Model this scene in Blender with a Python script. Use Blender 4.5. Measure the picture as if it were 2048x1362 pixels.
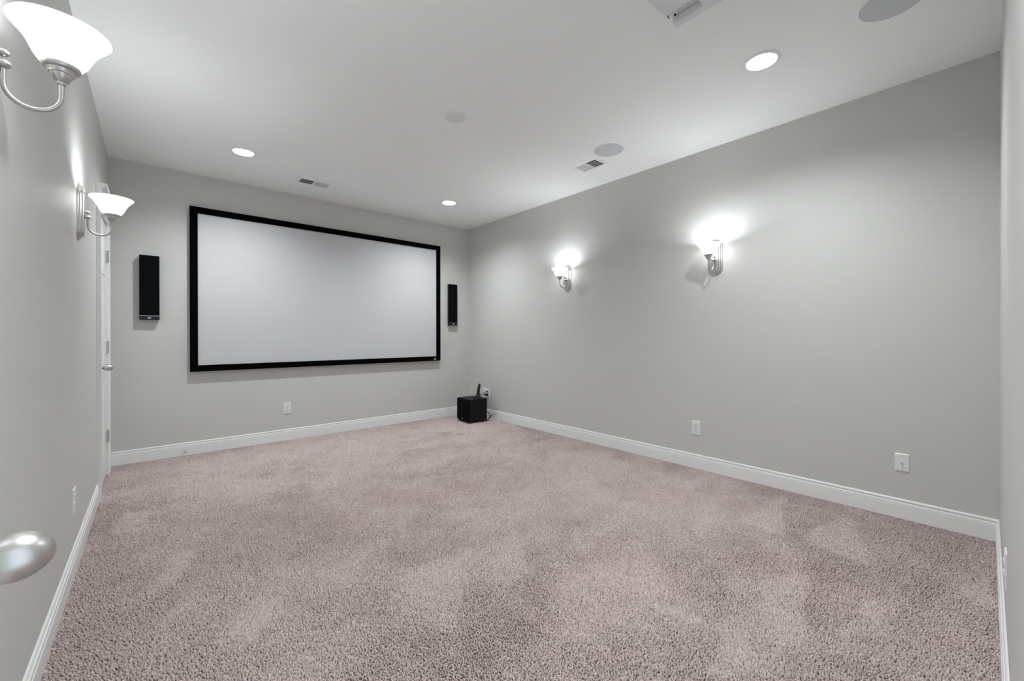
import bpy, bmesh, math, random
import numpy as np
from mathutils import Vector, Matrix

for o in list(bpy.data.objects):
    bpy.data.objects.remove(o, do_unlink=True)
scene = bpy.context.scene
col = scene.collection
PI = math.pi

# ------------------------------------------------------------------ room size (metres)
H = 2.74
XL, XR = -0.298, 3.563
YB, YF = 5.088, -0.0455
BH, BT = 0.124, 0.0135                     # baseboard height / thickness

# ------------------------------------------------------------------ camera
cam_data = bpy.data.cameras.new('camera')
cam = bpy.data.objects.new('camera', cam_data)
col.objects.link(cam)
yaw, pitch, roll = 0.71542, -0.00252, -0.00082
fw = Vector((math.sin(yaw)*math.cos(pitch), math.cos(yaw)*math.cos(pitch), math.sin(pitch)))
rt = Vector((math.cos(yaw), -math.sin(yaw), 0.0))
up = rt.cross(fw)
r2 = math.cos(roll)*rt + math.sin(roll)*up
u2 = -math.sin(roll)*rt + math.cos(roll)*up
cam.matrix_world = Matrix(((r2.x, u2.x, -fw.x, 0.0), (r2.y, u2.y, -fw.y, 0.0),
                           (r2.z, u2.z, -fw.z, 1.155), (0, 0, 0, 1)))
cam_data.sensor_width = 36.0
cam_data.lens = 825.8/2048*36.0
cam_data.shift_y = -7.52/2048
cam_data.clip_start = 0.01
scene.camera = cam

# ------------------------------------------------------------------ world: pale daylight of the hall, comes in by the open door
world = bpy.data.worlds.new('world')
scene.world = world
world.use_nodes = True
wb = world.node_tree.nodes['Background']
wb.inputs[0].default_value = (0.80, 0.90, 1.0, 1)
wb.inputs[1].default_value = 0.9

# ------------------------------------------------------------------ exposure
vs = scene.view_settings
scene.display_settings.display_device = 'sRGB'
vs.view_transform = 'Standard'
vs.look = 'None'
vs.gamma = 1.0
vs.use_curve_mapping = False
vs.exposure = 0.85
scene.cycles.max_bounces = 16
scene.cycles.diffuse_bounces = 12

CAN_W = 11.6            # power of one recessed light
SCONCE_W = 8.2          # power of one sconce bulb
LAMP_COL = (0.93, 0.988, 1.0)

# ------------------------------------------------------------------ materials
def principled(name, base, rough=0.5, metal=0.0, spec=0.5):
    m = bpy.data.materials.new(name)
    m.use_nodes = True
    b = m.node_tree.nodes['Principled BSDF']
    b.inputs['Base Color'].default_value = (*base, 1)
    b.inputs['Roughness'].default_value = rough
    b.inputs['Metallic'].default_value = metal
    b.inputs['Specular IOR Level'].default_value = spec
    return m

def add_noise(m, base, amount, scale, bump=0.0, bscale=200.0, bdist=0.001, obj_coords=True):
    nt = m.node_tree
    b = nt.nodes['Principled BSDF']
    tc = nt.nodes.new('ShaderNodeTexCoord')
    n = nt.nodes.new('ShaderNodeTexNoise')
    n.inputs['Scale'].default_value = scale
    n.inputs['Detail'].default_value = 4
    nt.links.new(tc.outputs['Object'], n.inputs['Vector'])
    r = nt.nodes.new('ShaderNodeValToRGB')
    r.color_ramp.elements[0].position = 0.3
    r.color_ramp.elements[1].position = 0.7
    r.color_ramp.elements[0].color = (*[c*(1-amount) for c in base], 1)
    r.color_ramp.elements[1].color = (*[min(1, c*(1+amount)) for c in base], 1)
    nt.links.new(n.outputs['Fac'], r.inputs['Fac'])
    nt.links.new(r.outputs['Color'], b.inputs['Base Color'])
    if bump > 0:
        n2 = nt.nodes.new('ShaderNodeTexNoise')
        n2.inputs['Scale'].default_value = bscale
        n2.inputs['Detail'].default_value = 2
        nt.links.new(tc.outputs['Object'], n2.inputs['Vector'])
        bp = nt.nodes.new('ShaderNodeBump')
        bp.inputs['Strength'].default_value = bump
        bp.inputs['Distance'].default_value = bdist
        nt.links.new(n2.outputs['Fac'], bp.inputs['Height'])
        nt.links.new(bp.outputs['Normal'], b.inputs['Normal'])
    return m

WALL = (0.580, 0.580, 0.564)
M = {}
M['wall'] = add_noise(principled('greige wall paint', WALL, 0.55, 0, 0.35), WALL, 0.012, 1.3, 0.12, 260, 0.0006)
CEIL = (0.905, 0.93, 0.93)
M['ceiling'] = add_noise(principled('flat white ceiling paint', CEIL, 0.9, 0, 0.1), CEIL, 0.008, 1.0, 0.08, 300, 0.0005)
M['trim'] = add_noise(principled('white trim enamel', (0.80, 0.81, 0.805), 0.32, 0, 0.5), (0.80, 0.81, 0.805), 0.01, 3.0)
M['door'] = add_noise(principled('white door enamel', (0.81, 0.82, 0.815), 0.30, 0, 0.5), (0.81, 0.82, 0.815), 0.01, 2.0)
M['plastic'] = add_noise(principled('white wall plate plastic', (0.76, 0.77, 0.78), 0.3), (0.76, 0.77, 0.78), 0.01, 20)
M['slot'] = principled('dark slot', (0.02, 0.02, 0.02), 0.7)
M['nickel'] = add_noise(principled('brushed nickel', (0.585, 0.575, 0.56), 0.36, 1.0), (0.585, 0.575, 0.56), 0.05, 30, 0.05, 400, 0.0003)
M['chrome'] = add_noise(principled('polished steel', (0.62, 0.63, 0.64), 0.18, 1.0), (0.62, 0.63, 0.64), 0.03, 40)
M['black_frame'] = add_noise(principled('black velvet frame', (0.0012, 0.0012, 0.0014), 0.9, 0, 0.04), (0.0012, 0.0012, 0.0014), 0.1, 60)
M['screen'] = add_noise(principled('matte screen fabric', (0.565, 0.575, 0.597), 0.75, 0, 0.2), (0.565, 0.575, 0.597), 0.004, 3)
M['grille'] = add_noise(principled('black speaker cloth', (0.0030, 0.0038, 0.0048), 0.85, 0, 0.06), (0.0030, 0.0038, 0.0048), 0.3, 500, 0.2, 900, 0.0008)
M['gloss_black'] = add_noise(principled('glossy black plastic', (0.005, 0.005, 0.006), 0.22, 0, 0.3), (0.005, 0.005, 0.006), 0.1, 50)
M['black_vinyl'] = add_noise(principled('black ash vinyl', (0.0045, 0.0045, 0.005), 0.5, 0, 0.2), (0.0045, 0.0045, 0.005), 0.25, 90, 0.15, 300, 0.0005)
M['black_plastic'] = add_noise(principled('satin black plastic', (0.008, 0.0075, 0.0085), 0.38, 0, 0.4), (0.008, 0.0075, 0.0085), 0.2, 80)
M['silver'] = add_noise(principled('silver edging', (0.45, 0.46, 0.47), 0.25, 1.0), (0.45, 0.46, 0.47), 0.03, 50)
M['white_mark'] = principled('white print', (0.85, 0.85, 0.85), 0.5)
M['spk_white'] = add_noise(principled('white perforated grille', (0.60, 0.63, 0.66), 0.7, 0, 0.2), (0.60, 0.63, 0.66), 0.03, 800, 0.3, 1400, 0.0006)
M['cover'] = add_noise(principled('white ceiling cover', (0.80, 0.815, 0.815), 0.4), (0.80, 0.815, 0.815), 0.01, 10)
M['vent'] = add_noise(principled('white register enamel', (0.84, 0.85, 0.86), 0.4), (0.84, 0.85, 0.86), 0.01, 10)
M['duct'] = add_noise(principled('dark duct', (0.03, 0.03, 0.03), 0.8), (0.03, 0.03, 0.03), 0.2, 12)
M['projector'] = add_noise(principled('pale projector shell', (0.74, 0.74, 0.77), 0.4), (0.74, 0.74, 0.77), 0.01, 15)
M['proj_inner'] = add_noise(principled('projector lens bay', (0.72, 0.74, 0.75), 0.3, 0.0), (0.72, 0.74, 0.75), 0.05, 30)
M['lens'] = principled('lens glass', (0.02, 0.02, 0.03), 0.05, 0, 0.8)
M['rubber'] = add_noise(principled('white rubber', (0.55, 0.55, 0.54), 0.7), (0.55, 0.55, 0.54), 0.03, 60)

def emission_mat(name, colr, strength):
    m = bpy.data.materials.new(name)
    m.use_nodes = True
    nt = m.node_tree
    nt.nodes.clear()
    e = nt.nodes.new('ShaderNodeEmission')
    e.inputs['Color'].default_value = (*colr, 1)
    e.inputs['Strength'].default_value = strength
    out = nt.nodes.new('ShaderNodeOutputMaterial')
    nt.links.new(e.outputs[0], out.inputs[0])
    return m
M['lamp_lens'] = emission_mat('lit lamp lens', LAMP_COL, 2.6)
M['bulb'] = emission_mat('lit frosted bulb', LAMP_COL, 14.0)

def shade_mat():
    m = bpy.data.materials.new('lit alabaster glass')
    m.use_nodes = True
    nt = m.node_tree
    nt.nodes.clear()
    tc = nt.nodes.new('ShaderNodeTexCoord')
    n = nt.nodes.new('ShaderNodeTexNoise')
    n.inputs['Scale'].default_value = 22
    n.inputs['Detail'].default_value = 5
    n.inputs['Distortion'].default_value = 1.6
    nt.links.new(tc.outputs['Object'], n.inputs['Vector'])
    r = nt.nodes.new('ShaderNodeValToRGB')
    r.color_ramp.elements[0].position = 0.35
    r.color_ramp.elements[1].position = 0.75
    r.color_ramp.elements[0].color = (1, 0.99, 0.98, 1)
    r.color_ramp.elements[1].color = (0.80, 0.79, 0.785, 1)
    nt.links.new(n.outputs['Fac'], r.inputs['Fac'])
    d = nt.nodes.new('ShaderNodeBsdfPrincipled')
    d.inputs['Roughness'].default_value = 0.25
    t = nt.nodes.new('ShaderNodeBsdfTranslucent')
    e = nt.nodes.new('ShaderNodeEmission')
    e.inputs['Strength'].default_value = 0.75
    for x in (d.inputs['Base Color'], t.inputs['Color'], e.inputs['Color']):
        nt.links.new(r.outputs['Color'], x)
    mx = nt.nodes.new('ShaderNodeMixShader')
    mx.inputs[0].default_value = 0.72
    nt.links.new(d.outputs[0], mx.inputs[1])
    nt.links.new(t.outputs[0], mx.inputs[2])
    ad = nt.nodes.new('ShaderNodeAddShader')
    nt.links.new(mx.outputs[0], ad.inputs[0])
    nt.links.new(e.outputs[0], ad.inputs[1])
    out = nt.nodes.new('ShaderNodeOutputMaterial')
    nt.links.new(ad.outputs[0], out.inputs[0])
    return m
M['shade'] = shade_mat()

def carpet_mat():
    m = bpy.data.materials.new('dusty pink carpet yarn')
    m.use_nodes = True
    nt = m.node_tree
    b = nt.nodes['Principled BSDF']
    b.inputs['Roughness'].default_value = 0.9
    b.inputs['Specular IOR Level'].default_value = 0.1
    at = nt.nodes.new('ShaderNodeAttribute')
    at.attribute_name = 'yarn'
    nt.links.new(at.outputs['Color'], b.inputs['Base Color'])
    return m
M['carpet'] = carpet_mat()
M['backing'] = add_noise(principled('carpet backing', (0.40, 0.32, 0.30), 0.95, 0, 0.05), (0.40, 0.32, 0.30), 0.05, 60)

# ------------------------------------------------------------------ mesh helpers
def add_box(bm, c, s, bevel=0.0, seg=1):
    r = bmesh.ops.create_cube(bm, size=1.0)
    vsv = r['verts']
    for v in vsv:
        v.co = Vector((v.co.x*s[0]+c[0], v.co.y*s[1]+c[1], v.co.z*s[2]+c[2]))
    if bevel > 0:
        es = list({e for v in vsv for e in v.link_edges})
        bmesh.ops.bevel(bm, geom=es, offset=bevel, segments=seg, affect='EDGES', profile=0.5)

def box2(bm, lo, hi, bevel=0.0, seg=1):
    add_box(bm, [(a+b)/2 for a, b in zip(lo, hi)], [b-a for a, b in zip(lo, hi)], bevel, seg)

def lathe(bm, prof, n=32, mat=None, close=False):
    """prof: list of (r, z) about local Z; mat: Matrix applied"""
    rings = []
    for r, z in prof:
        if r < 1e-6:
            ring = [bm.verts.new((0, 0, z))]
        else:
            ring = [bm.verts.new((r*math.cos(2*PI*k/n), r*math.sin(2*PI*k/n), z)) for k in range(n)]
        rings.append(ring)
    if close:
        rings.append(rings[0])
    for a, b in zip(rings, rings[1:]):
        if len(a) == 1 and len(b) == 1:
            continue
        for k in range(n):
            k2 = (k+1) % n
            if len(a) == 1:
                bm.faces.new((a[0], b[k2], b[k]))
            elif len(b) == 1:
                bm.faces.new((a[k], a[k2], b[0]))
            else:
                bm.faces.new((a[k], a[k2], b[k2], b[k]))
    if mat is not None:
        done = set()
        for ring in rings:
            for v in ring:
                if v not in done:
                    v.co = mat @ v.co
                    done.add(v)

def tube(bm, pts, rad, n=12, cap=True):
    pts = [Vector(p) for p in pts]
    if not isinstance(rad, (list, tuple)):
        rad = [rad]*len(pts)
    rings = []
    prev = None
    for i, p in enumerate(pts):
        t = (pts[min(i+1, len(pts)-1)] - pts[max(i-1, 0)]).normalized()
        if prev is None:
            a = Vector((0, 0, 1)) if abs(t.z) < 0.9 else Vector((1, 0, 0))
            u = t.cross(a).normalized()
        else:
            u = (prev - t*prev.dot(t)).normalized()
        prev = u
        w = t.cross(u)
        rings.append([bm.verts.new(p + rad[i]*(math.cos(2*PI*k/n)*u + math.sin(2*PI*k/n)*w)) for k in range(n)])
    for a, b in zip(rings, rings[1:]):
        for k in range(n):
            bm.faces.new((a[k], a[(k+1) % n], b[(k+1) % n], b[k]))
    if cap:
        bm.faces.new(rings[0][::-1])
        bm.faces.new(rings[-1])

def smooth_path(pts, n=8):
    """Catmull-Rom through points"""
    P = [Vector(p) for p in pts]
    P = [P[0]*2-P[1]] + P + [P[-1]*2-P[-2]]
    out = []
    for i in range(1, len(P)-2):
        for k in range(n):
            t = k/n
            a, b, c, d = P[i-1], P[i], P[i+1], P[i+2]
            out.append(0.5*((2*b) + (c-a)*t + (2*a-5*b+4*c-d)*t*t + (3*b-a-3*c+d)*t**3))
    out.append(P[-2])
    return out

def prism(bm, poly, axis, a, b):
    """extrude a 2D polygon along an axis from a to b. axis 0: poly=(y,z); 1: poly=(x,z); 2: poly=(x,y)"""
    def mk(p, t):
        if axis == 0: return (t, p[0], p[1])
        if axis == 1: return (p[0], t, p[1])
        return (p[0], p[1], t)
    A = [bm.verts.new(mk(p, a)) for p in poly]
    B = [bm.verts.new(mk(p, b)) for p in poly]
    n = len(poly)
    bm.faces.new(A)
    bm.faces.new(B[::-1])
    for k in range(n):
        bm.faces.new((A[k], B[k], B[(k+1) % n], A[(k+1) % n]))

def mesh_of(bm, name, mat, smooth=False, angle=40):
    bmesh.ops.recalc_face_normals(bm, faces=bm.faces)
    me = bpy.data.meshes.new(name)
    bm.to_mesh(me)
    bm.free()
    me.materials.append(mat)
    if smooth:
        me.polygons.foreach_set('use_smooth', [True]*len(me.polygons))
        if angle:
            me.set_sharp_from_angle(angle=math.radians(angle))
    return me

def obj(name, bm, mat, parent=None, smooth=False, angle=40, loc=None):
    me = bm if isinstance(bm, bpy.types.Mesh) else mesh_of(bm, name, mat, smooth, angle)
    o = bpy.data.objects.new(name, me)
    col.objects.link(o)
    if parent is not None:
        o.parent = parent
    if loc is not None:
        o.location = loc
    return o

def thing(name, label, cat, loc=(0, 0, 0), rz=0.0, group=None, kind=None):
    o = bpy.data.objects.new(name, None)
    col.objects.link(o)
    o.empty_display_size = 0.05
    o.location = loc
    o.rotation_euler = (0, 0, rz)
    if label: o['label'] = label
    if cat: o['category'] = cat
    if group: o['group'] = group
    if kind: o['kind'] = kind
    return o

def struct(name, bm, mat, parent=None, label=None, smooth=False):
    o = obj(name, bm, mat, parent, smooth)
    if parent is None:
        o['kind'] = 'structure'
        if label:
            o['label'] = label
    return o

def copy_tree(o, parent=None):
    c = o.copy()
    col.objects.link(c)
    c.parent = parent
    for ch in [x for x in bpy.data.objects if x.parent == o]:
        copy_tree(ch, c)
    return c

def B():
    return bmesh.new()

RZ = {'back': 0.0, 'right': -PI/2, 'left': PI/2, 'front': PI}      # local -Y points into the room

def stadium(hw, hh, n=16):
    """outline half-width hw, half-height hh, in (x, z)"""
    pts = []
    c = hh-hw
    for k in range(n+1):
        a = PI*k/n
        pts.append((hw*math.cos(a), c+hw*math.sin(a)))
    for k in range(n+1):
        a = PI+PI*k/n
        pts.append((hw*math.cos(a), -c+hw*math.sin(a)))
    return pts

def loft(bm, outlines, ys):
    """stack of (x,z) outlines at depths y, first and last capped"""
    rings = [[bm.verts.new((x, y, z)) for x, z in o] for o, y in zip(outlines, ys)]
    n = len(rings[0])
    for a, b in zip(rings, rings[1:]):
        for k in range(n):
            bm.faces.new((a[k], a[(k+1) % n], b[(k+1) % n], b[k]))
    bm.faces.new(rings[0])
    bm.faces.new(rings[-1][::-1])

def text_mesh(body, size, extrude, bold=0.0):
    c = bpy.data.curves.new('lettering', 'FONT')
    c.body = body
    c.size = size
    c.extrude = extrude
    c.offset = bold
    c.align_x = 'CENTER'
    c.align_y = 'CENTER'
    c.resolution_u = 3
    t = bpy.data.objects.new('lettering', c)
    col.objects.link(t)
    dg = bpy.context.evaluated_depsgraph_get()
    me = bpy.data.meshes.new_from_object(t.evaluated_get(dg))
    bpy.data.objects.remove(t, do_unlink=True)
    return me

# =================================================================== STRUCTURE
WT = 0.12
# openings: door in left wall, doorway in front wall
DY0, DY1, DZ = 4.135, 4.795, 2.08
EX0, EX1, EZ = -0.20, 0.56, 2.06

bm = B(); box2(bm, (XL-WT, YF-WT-0.6, -0.06), (XR+WT, YB+WT, -0.004))
struct('floor', bm, M['backing'], label='carpeted floor of the empty media room')

bm = B()
prism(bm, [(YF-WT, 0), (DY0-0.02, 0), (DY0-0.02, DZ+0.02), (DY1+0.02, DZ+0.02), (DY1+0.02, 0), (YB, 0), (YB, H), (YF-WT, H)], 0, XL-WT, XL)
struct('wall_left', bm, M['wall'], label='greige left wall with closed white door and two sconces')
bm = B(); box2(bm, (XL-WT, YB, 0), (XR+WT, YB+WT, H))
struct('wall_back', bm, M['wall'], label='greige back wall that carries the projection screen')
bm = B(); box2(bm, (XR, YF-WT, 0), (XR+WT, YB, H))
struct('wall_right', bm, M['wall'], label='long greige right wall with two lit sconces')
bm = B()
prism(bm, [(XL, 0), (EX0-0.02, 0), (EX0-0.02, EZ+0.02), (EX1+0.02, EZ+0.02), (EX1+0.02, 0), (XR, 0), (XR, H), (XL, H)], 1, YF-WT, YF)
struct('wall_front', bm, M['wall'], label='greige front wall seen edge-on at the right')

# ceiling with real holes for recessed lights and air registers
CANS = [(0.590, 4.205), (2.660, 4.205), (2.657, 0.857), (0.590, 0.857)]
CAN_R = 0.080
VENT_B = (1.128, 1.385, 4.508, 4.632)       # opening x0 x1 y0 y1 (back register)
VENT_R = (2.992, 3.132, 2.312, 2.540)
bm = B()
def loop(pts):
    v = [bm.verts.new((x, y, H)) for x, y in pts]
    return [bm.edges.new((v[k], v[(k+1) % len(v)])) for k in range(len(v))]
edges = loop([(XL-WT, YF-WT), (XR+WT, YF-WT), (XR+WT, YB+WT), (XL-WT, YB+WT)])
for cx, cy in CANS:
    edges += loop([(cx+CAN_R*math.cos(2*PI*k/40), cy+CAN_R*math.sin(2*PI*k/40)) for k in range(40)])
for x0, x1, y0, y1 in (VENT_B, VENT_R):
    edges += loop([(x0, y0), (x1, y0), (x1, y1), (x0, y1)])
bmesh.ops.triangle_fill(bm, use_beauty=True, edges=edges, normal=(0, 0, -1))
ext = bmesh.ops.extrude_face_region(bm, geom=list(bm.faces))
for g in ext['geom']:
    if isinstance(g, bmesh.types.BMVert):
        g.co.z += 0.015
struct('ceiling', bm, M['ceiling'], label='flat white ceiling with recessed lights')

# baseboards: flat board, groove, rounded cap   (profile as (out, z))
BPROF = [(0, 0), (BT, 0), (BT, 0.084), (BT-0.0032, 0.0852), (BT-0.0032, 0.0872), (BT-0.0012, 0.0885), (BT-0.0028, 0.1015), (BT-0.0060, 0.1035),
         (0.0020, 0.1050), (0.0020, 0.1090), (BT-0.0062, 0.1100), (BT-0.0055, 0.1125), (BT-0.0065, 0.1175), (BT-0.0090, 0.1220), (0.002, BH), (0, BH)]
def base_run(bm, wall, a, b):
    if wall == 'left':
        prism(bm, [(XL+o, z) for o, z in BPROF], 1, a, b)
    elif wall == 'back':
        prism(bm, [(YB-o, z) for o, z in BPROF], 0, a, b)
    elif wall == 'right':
        prism(bm, [(XR-o, z) for o, z in BPROF], 1, a, b)
    else:
        prism(bm, [(YF+o, z) for o, z in BPROF], 0, a, b)
CT = 0.025          # casing thickness
CW = 0.085          # casing width
bm = B(); base_run(bm, 'left', YF, DY0-CW); base_run(bm, 'left', DY1+CW, YB)
struct('baseboard_left', bm, M['trim'], label='white baseboard along the left wall')
bm = B(); base_run(bm, 'back', XL, XR)
struct('baseboard_back', bm, M['trim'], label='white baseboard under the projection screen')
bm = B(); base_run(bm, 'right', YF, YB)
struct('baseboard_right', bm, M['trim'], label='white baseboard along the right wall')
bm = B(); base_run(bm, 'front', EX1+CW, XR)
struct('baseboard_front', bm, M['trim'], label='white baseboard on the front wall at the right edge')

# ------------------------------------------------------------------ doors
def knob_parts(parent, loc, rz_out, scale=1.0, egg=(0.0245, 0.0275, 0.0625)):
    """egg knob whose axis runs along local +X (rotated by rz_out)"""
    mt = Matrix.Rotation(rz_out, 4, 'Z') @ Matrix.Rotation(PI/2, 4, 'Y')
    s = scale
    bm = B()
    lathe(bm, [(0, 0), (0.032*s, 0), (0.032*s, 0.003*s), (0.027*s, 0.008*s), (0.014*s, 0.010*s), (0, 0.010*s)], 32, mt)
    ro = obj('rosette', bm, M['nickel'], parent, True, 50, loc)
    bm = B()
    pr = [(0, 0.008*s), (0.0105*s, 0.008*s), (0.0090*s, 0.020*s), (0.0085*s, 0.032*s)]
    a, b, c0 = (e*s for e in egg)
    for k in range(3, 22):
        t = -PI/2 + PI*k/21
        # an egg: blunt at the outer end
        pr.append((a*math.cos(t)*(1.0-0.06*math.sin(t)), c0 + b*math.sin(t)))
    pr[-1] = (0, c0+b)
    lathe(bm, pr, 40, mt)
    obj('door_knob', bm, M['nickel'], parent, True, 60, loc)
    return ro

def door_leaf(parent, y0, y1, xface, z1, out):
    """leaf in a plane x = const, room face at xface, out = +1 -> faces +X"""
    th = 0.035
    bm = B()
    box2(bm, (min(xface, xface-out*th), y0, 0.012), (max(xface, xface-out*th), y1, z1), 0.0015)
    leaf = obj('door_leaf', bm, M['door'], parent)
    w = y1-y0
    st = 0.105
    pw = (w-3*st)/2
    rows = [(0.20, 0.78), (0.90, 1.52), (1.64, z1-0.12)]
    for r0, r1 in rows:
        for c in range(2):
            a = y0+st+c*(pw+st)
            bm = B()
            poly_o = [(a, r0), (a+pw, r0), (a+pw, r1), (a, r1)]
            def ring(ins, dx):
                return [bm.verts.new((xface+out*dx, y+(ins if k in (0, 3) else -ins), z+(ins if k in (0, 1) else -ins))) for k, (y, z) in enumerate(poly_o)]
            rs = [ring(0, 0.0004), ring(0.006, 0.005), ring(0.016, 0.001), ring(0.04, 0.005)]
            for u, v in zip(rs, rs[1:]):
                for k in range(4):
                    bm.faces.new((u[k], u[(k+1) % 4], v[(k+1) % 4], v[k]))
            bm.faces.new(rs[-1])
            obj('panel', bm, M['door'], leaf)
    return leaf

# closed door in the left wall
d1 = thing('door_1', 'closed white panelled door in the left wall beside the back corner', None, (0, 0, 0), kind='structure')
leaf = door_leaf(d1, DY0+0.004, DY1-0.004, XL+0.001, DZ-0.006, +1)
CPROF = [(0, 0), (0, 0.012), (0.012, 0.016), (0.020, 0.016), (0.028, 0.021), (0.062, 0.021), (0.068, CT), (CW, CT), (CW, 0)]   # (across from opening, out)
for side in (0, 1):
    bm = B()
    if side == 0:
        prism(bm, [(XL+o, DY0-a) for a, o in CPROF], 2, 0.0, DZ)
    else:
        prism(bm, [(XL+o, DY1+a) for a, o in CPROF], 2, 0.0, DZ)
    obj('casing', bm, M['trim'], d1)
bm = B()      # head casing, frieze and stepped crown (profile z, out)
prism(bm, [(XL, DZ), (XL+0.020, DZ), (XL+0.020, 2.150), (XL, 2.150)], 1, DY0-CW, DY1+CW)
obj('head_casing', bm, M['trim'], d1)
bm = B()
prism(bm, [(XL, 2.150), (XL+0.020, 2.150), (XL+0.021, 2.158), (XL+0.025, 2.176), (XL+0.036, 2.190), (XL+0.044, 2.194),
           (XL+0.044, 2.200), (XL+0.058, 2.200), (XL+0.058, 2.220), (XL, 2.220)], 1, DY0-CW-0.016, DY1+CW+0.016)
obj('crown_cap', bm, M['trim'], d1)
bm = B()      # jamb lining
box2(bm, (XL-WT, DY0-0.02, 0), (XL-0.0005, DY0, DZ)); box2(bm, (XL-WT, DY1, 0), (XL-0.0005, DY1+0.02, DZ)); box2(bm, (XL-WT, DY0-0.02, DZ), (XL-0.0005, DY1+0.02, DZ+0.02))
obj('jamb', bm, M['trim'], d1)
for i, zc in enumerate((1.812, 1.062, 0.326)):
    bm = B()
    box2(bm, (XL-0.004, DY1-0.0035, zc-0.047), (XL+0.020, DY1-0.0005, zc+0.047), 0.0008)
    h = obj('hinge', bm, M['chrome'], d1, loc=None)
    bm = B()
    for k in range(5):
        z0 = zc-0.047+k*0.0188
        lathe(bm, [(0, z0), (0.0058, z0), (0.0058, z0+0.0180), (0, z0+0.0180)], 12, Matrix.Translation((XL+0.0155, DY1-0.008, 0)))
    lathe(bm, [(0, zc+0.047), (0.0065, zc+0.047), (0.0065, zc+0.051), (0, zc+0.054)], 12, Matrix.Translation((XL+0.0155, DY1-0.008, 0)))
    obj('knuckle', bm, M['chrome'], h, True)
bm = B()     # stop arm on the top hinge pin
tube(bm, [(XL+0.012, DY1-0.010, 1.862), (XL+0.056, DY1-0.014, 1.860)], 0.0035, 10)
obj('hinge_stop', bm, M['chrome'], d1, True)
bm = B()
lathe(bm, [(0, 0), (0.007, 0), (0.007, 0.006), (0, 0.008)], 12, Matrix.Translation((XL+0.054, DY1-0.014, 1.860)) @ Matrix.Rotation(PI/2, 4, 'Y'))
obj('stop_bumper', bm, M['rubber'], d1, True)
knob_parts(d1, (XL+0.001, DY0+0.062, 0.925), 0.0, 0.88, (0.0265, 0.0335, 0.055))

# entrance door, swung open against the left wall (only its knob is in view)
d2 = thing('door_2', 'open entrance door along the left wall, its egg knob in view', None, (0, 0, 0), kind='structure')
LX = -0.168
door_leaf(d2, YF+0.012, 0.712, LX, EZ-0.008, +1)
knob_parts(d2, (LX, 0.650, 0.930), 0.0, 1.0)
for zc in (1.80, 1.05, 0.30):
    bm = B()
    lathe(bm, [(0, zc-0.045), (0.006, zc-0.045), (0.006, zc+0.045), (0, zc+0.045)], 12, Matrix.Translation((LX+0.006, YF+0.008, 0)))
    obj('hinge', bm, M['chrome'], d2, True)
# entrance casing on the room side
t1 = thing('trim_1', 'white casing around the entrance doorway in the front wall', None, (0, 0, 0), kind='structure')
bm = B(); box2(bm, (EX1, YF, 0), (EX1+CW, YF+0.014, EZ+CW), 0.003); obj('casing', bm, M['trim'], t1)
bm = B(); box2(bm, (XL+BT+0.002, YF, BH+0.004), (EX0, YF+0.014, EZ+CW), 0.003); obj('casing', bm, M['trim'], t1)
bm = B(); box2(bm, (EX0, YF, EZ), (EX1, YF+0.014, EZ+CW), 0.003); obj('head_casing', bm, M['trim'], t1)
bm = B()
box2(bm, (EX0-0.02, YF-WT, 0), (EX0, YF-0.0005, EZ)); box2(bm, (EX1, YF-WT, 0), (EX1+0.02, YF-0.0005, EZ)); box2(bm, (EX0-0.02, YF-WT, EZ), (EX1+0.02, YF-0.0005, EZ+0.02))
obj('jamb', bm, M['trim'], t1)

# =================================================================== CARPET PILE (stuff)
LIGHT_PATCHES = [[(3.43, 0.98), (2.69, 1.01), (2.74, 0.78)], [(3.43, 1.32), (2.81, 1.33), (2.37, 1.09), (2.51, 1.05)], [(3.4, 0.59), (2.92, 0.7), (2.7, 0.6), (2.7, 0.42), (2.85, 0.41)], [(2.69, 0.27), (2.44, 0.26), (2.1, 0.26), (1.98, 0.37), (2.39, 0.32)], [(3.04, 0.02), (2.73, 0.09), (2.66, -0.01), (2.73, -0.03)], [(2.33, 0.63), (2.06, 0.68), (1.73, 0.52), (1.82, 0.44), (2.34, 0.58)], [(3.42, 1.91), (3.08, 1.84), (3.15, 1.78)], [(3.49, 1.49), (2.98, 1.59), (2.99, 1.45)], [(3.28, 2.17), (2.84, 2.06), (2.86, 1.96)], [(2.97, 2.84), (3.44, 2.55), (3.11, 2.06), (2.41, 1.96), (2.25, 2.16)], [(2.18, 1.34), (1.74, 1.26), (1.36, 1.31), (1.11, 1.06), (1.42, 0.87), (1.83, 0.97)], [(1.68, 0.68), (1.41, 0.6), (1.58, 0.45)], [(1.59, 0.9), (1.6, 0.78), (1.65, 0.71), (1.66, 0.84)], [(0.58, 5.02), (0.61, 4.55), (0.45, 4.61)], [(0.87, 4.99), (0.96, 4.39), (0.82, 4.51)], [(1.25, 4.96), (1.29, 4.35), (1.16, 4.41)], [(1.61, 4.91), (1.7, 4.38), (1.56, 4.57)], [(2.01, 4.93), (2.08, 4.44), (1.92, 4.5)], [(2.39, 4.84), (2.43, 4.41), (2.28, 4.51)], [(-0.14, 3.71), (-0.02, 3.61), (-0.06, 3.28), (-0.18, 3.28)], [(0.08, 2.87), (0.16, 2.73), (0.03, 2.45), (-0.03, 2.44)], [(0.02, 2.26), (0.07, 2.22), (0.03, 1.99)], [(1.41, 2.31), (2.2, 2.24), (2.01, 1.93), (1.38, 1.92)], [(0.93, 1.9), (1.29, 1.8), (0.84, 1.38), (0.71, 1.61)], [(0.32, 2.07), (0.45, 2.04), (0.28, 1.79), (0.19, 1.87)]]

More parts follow.
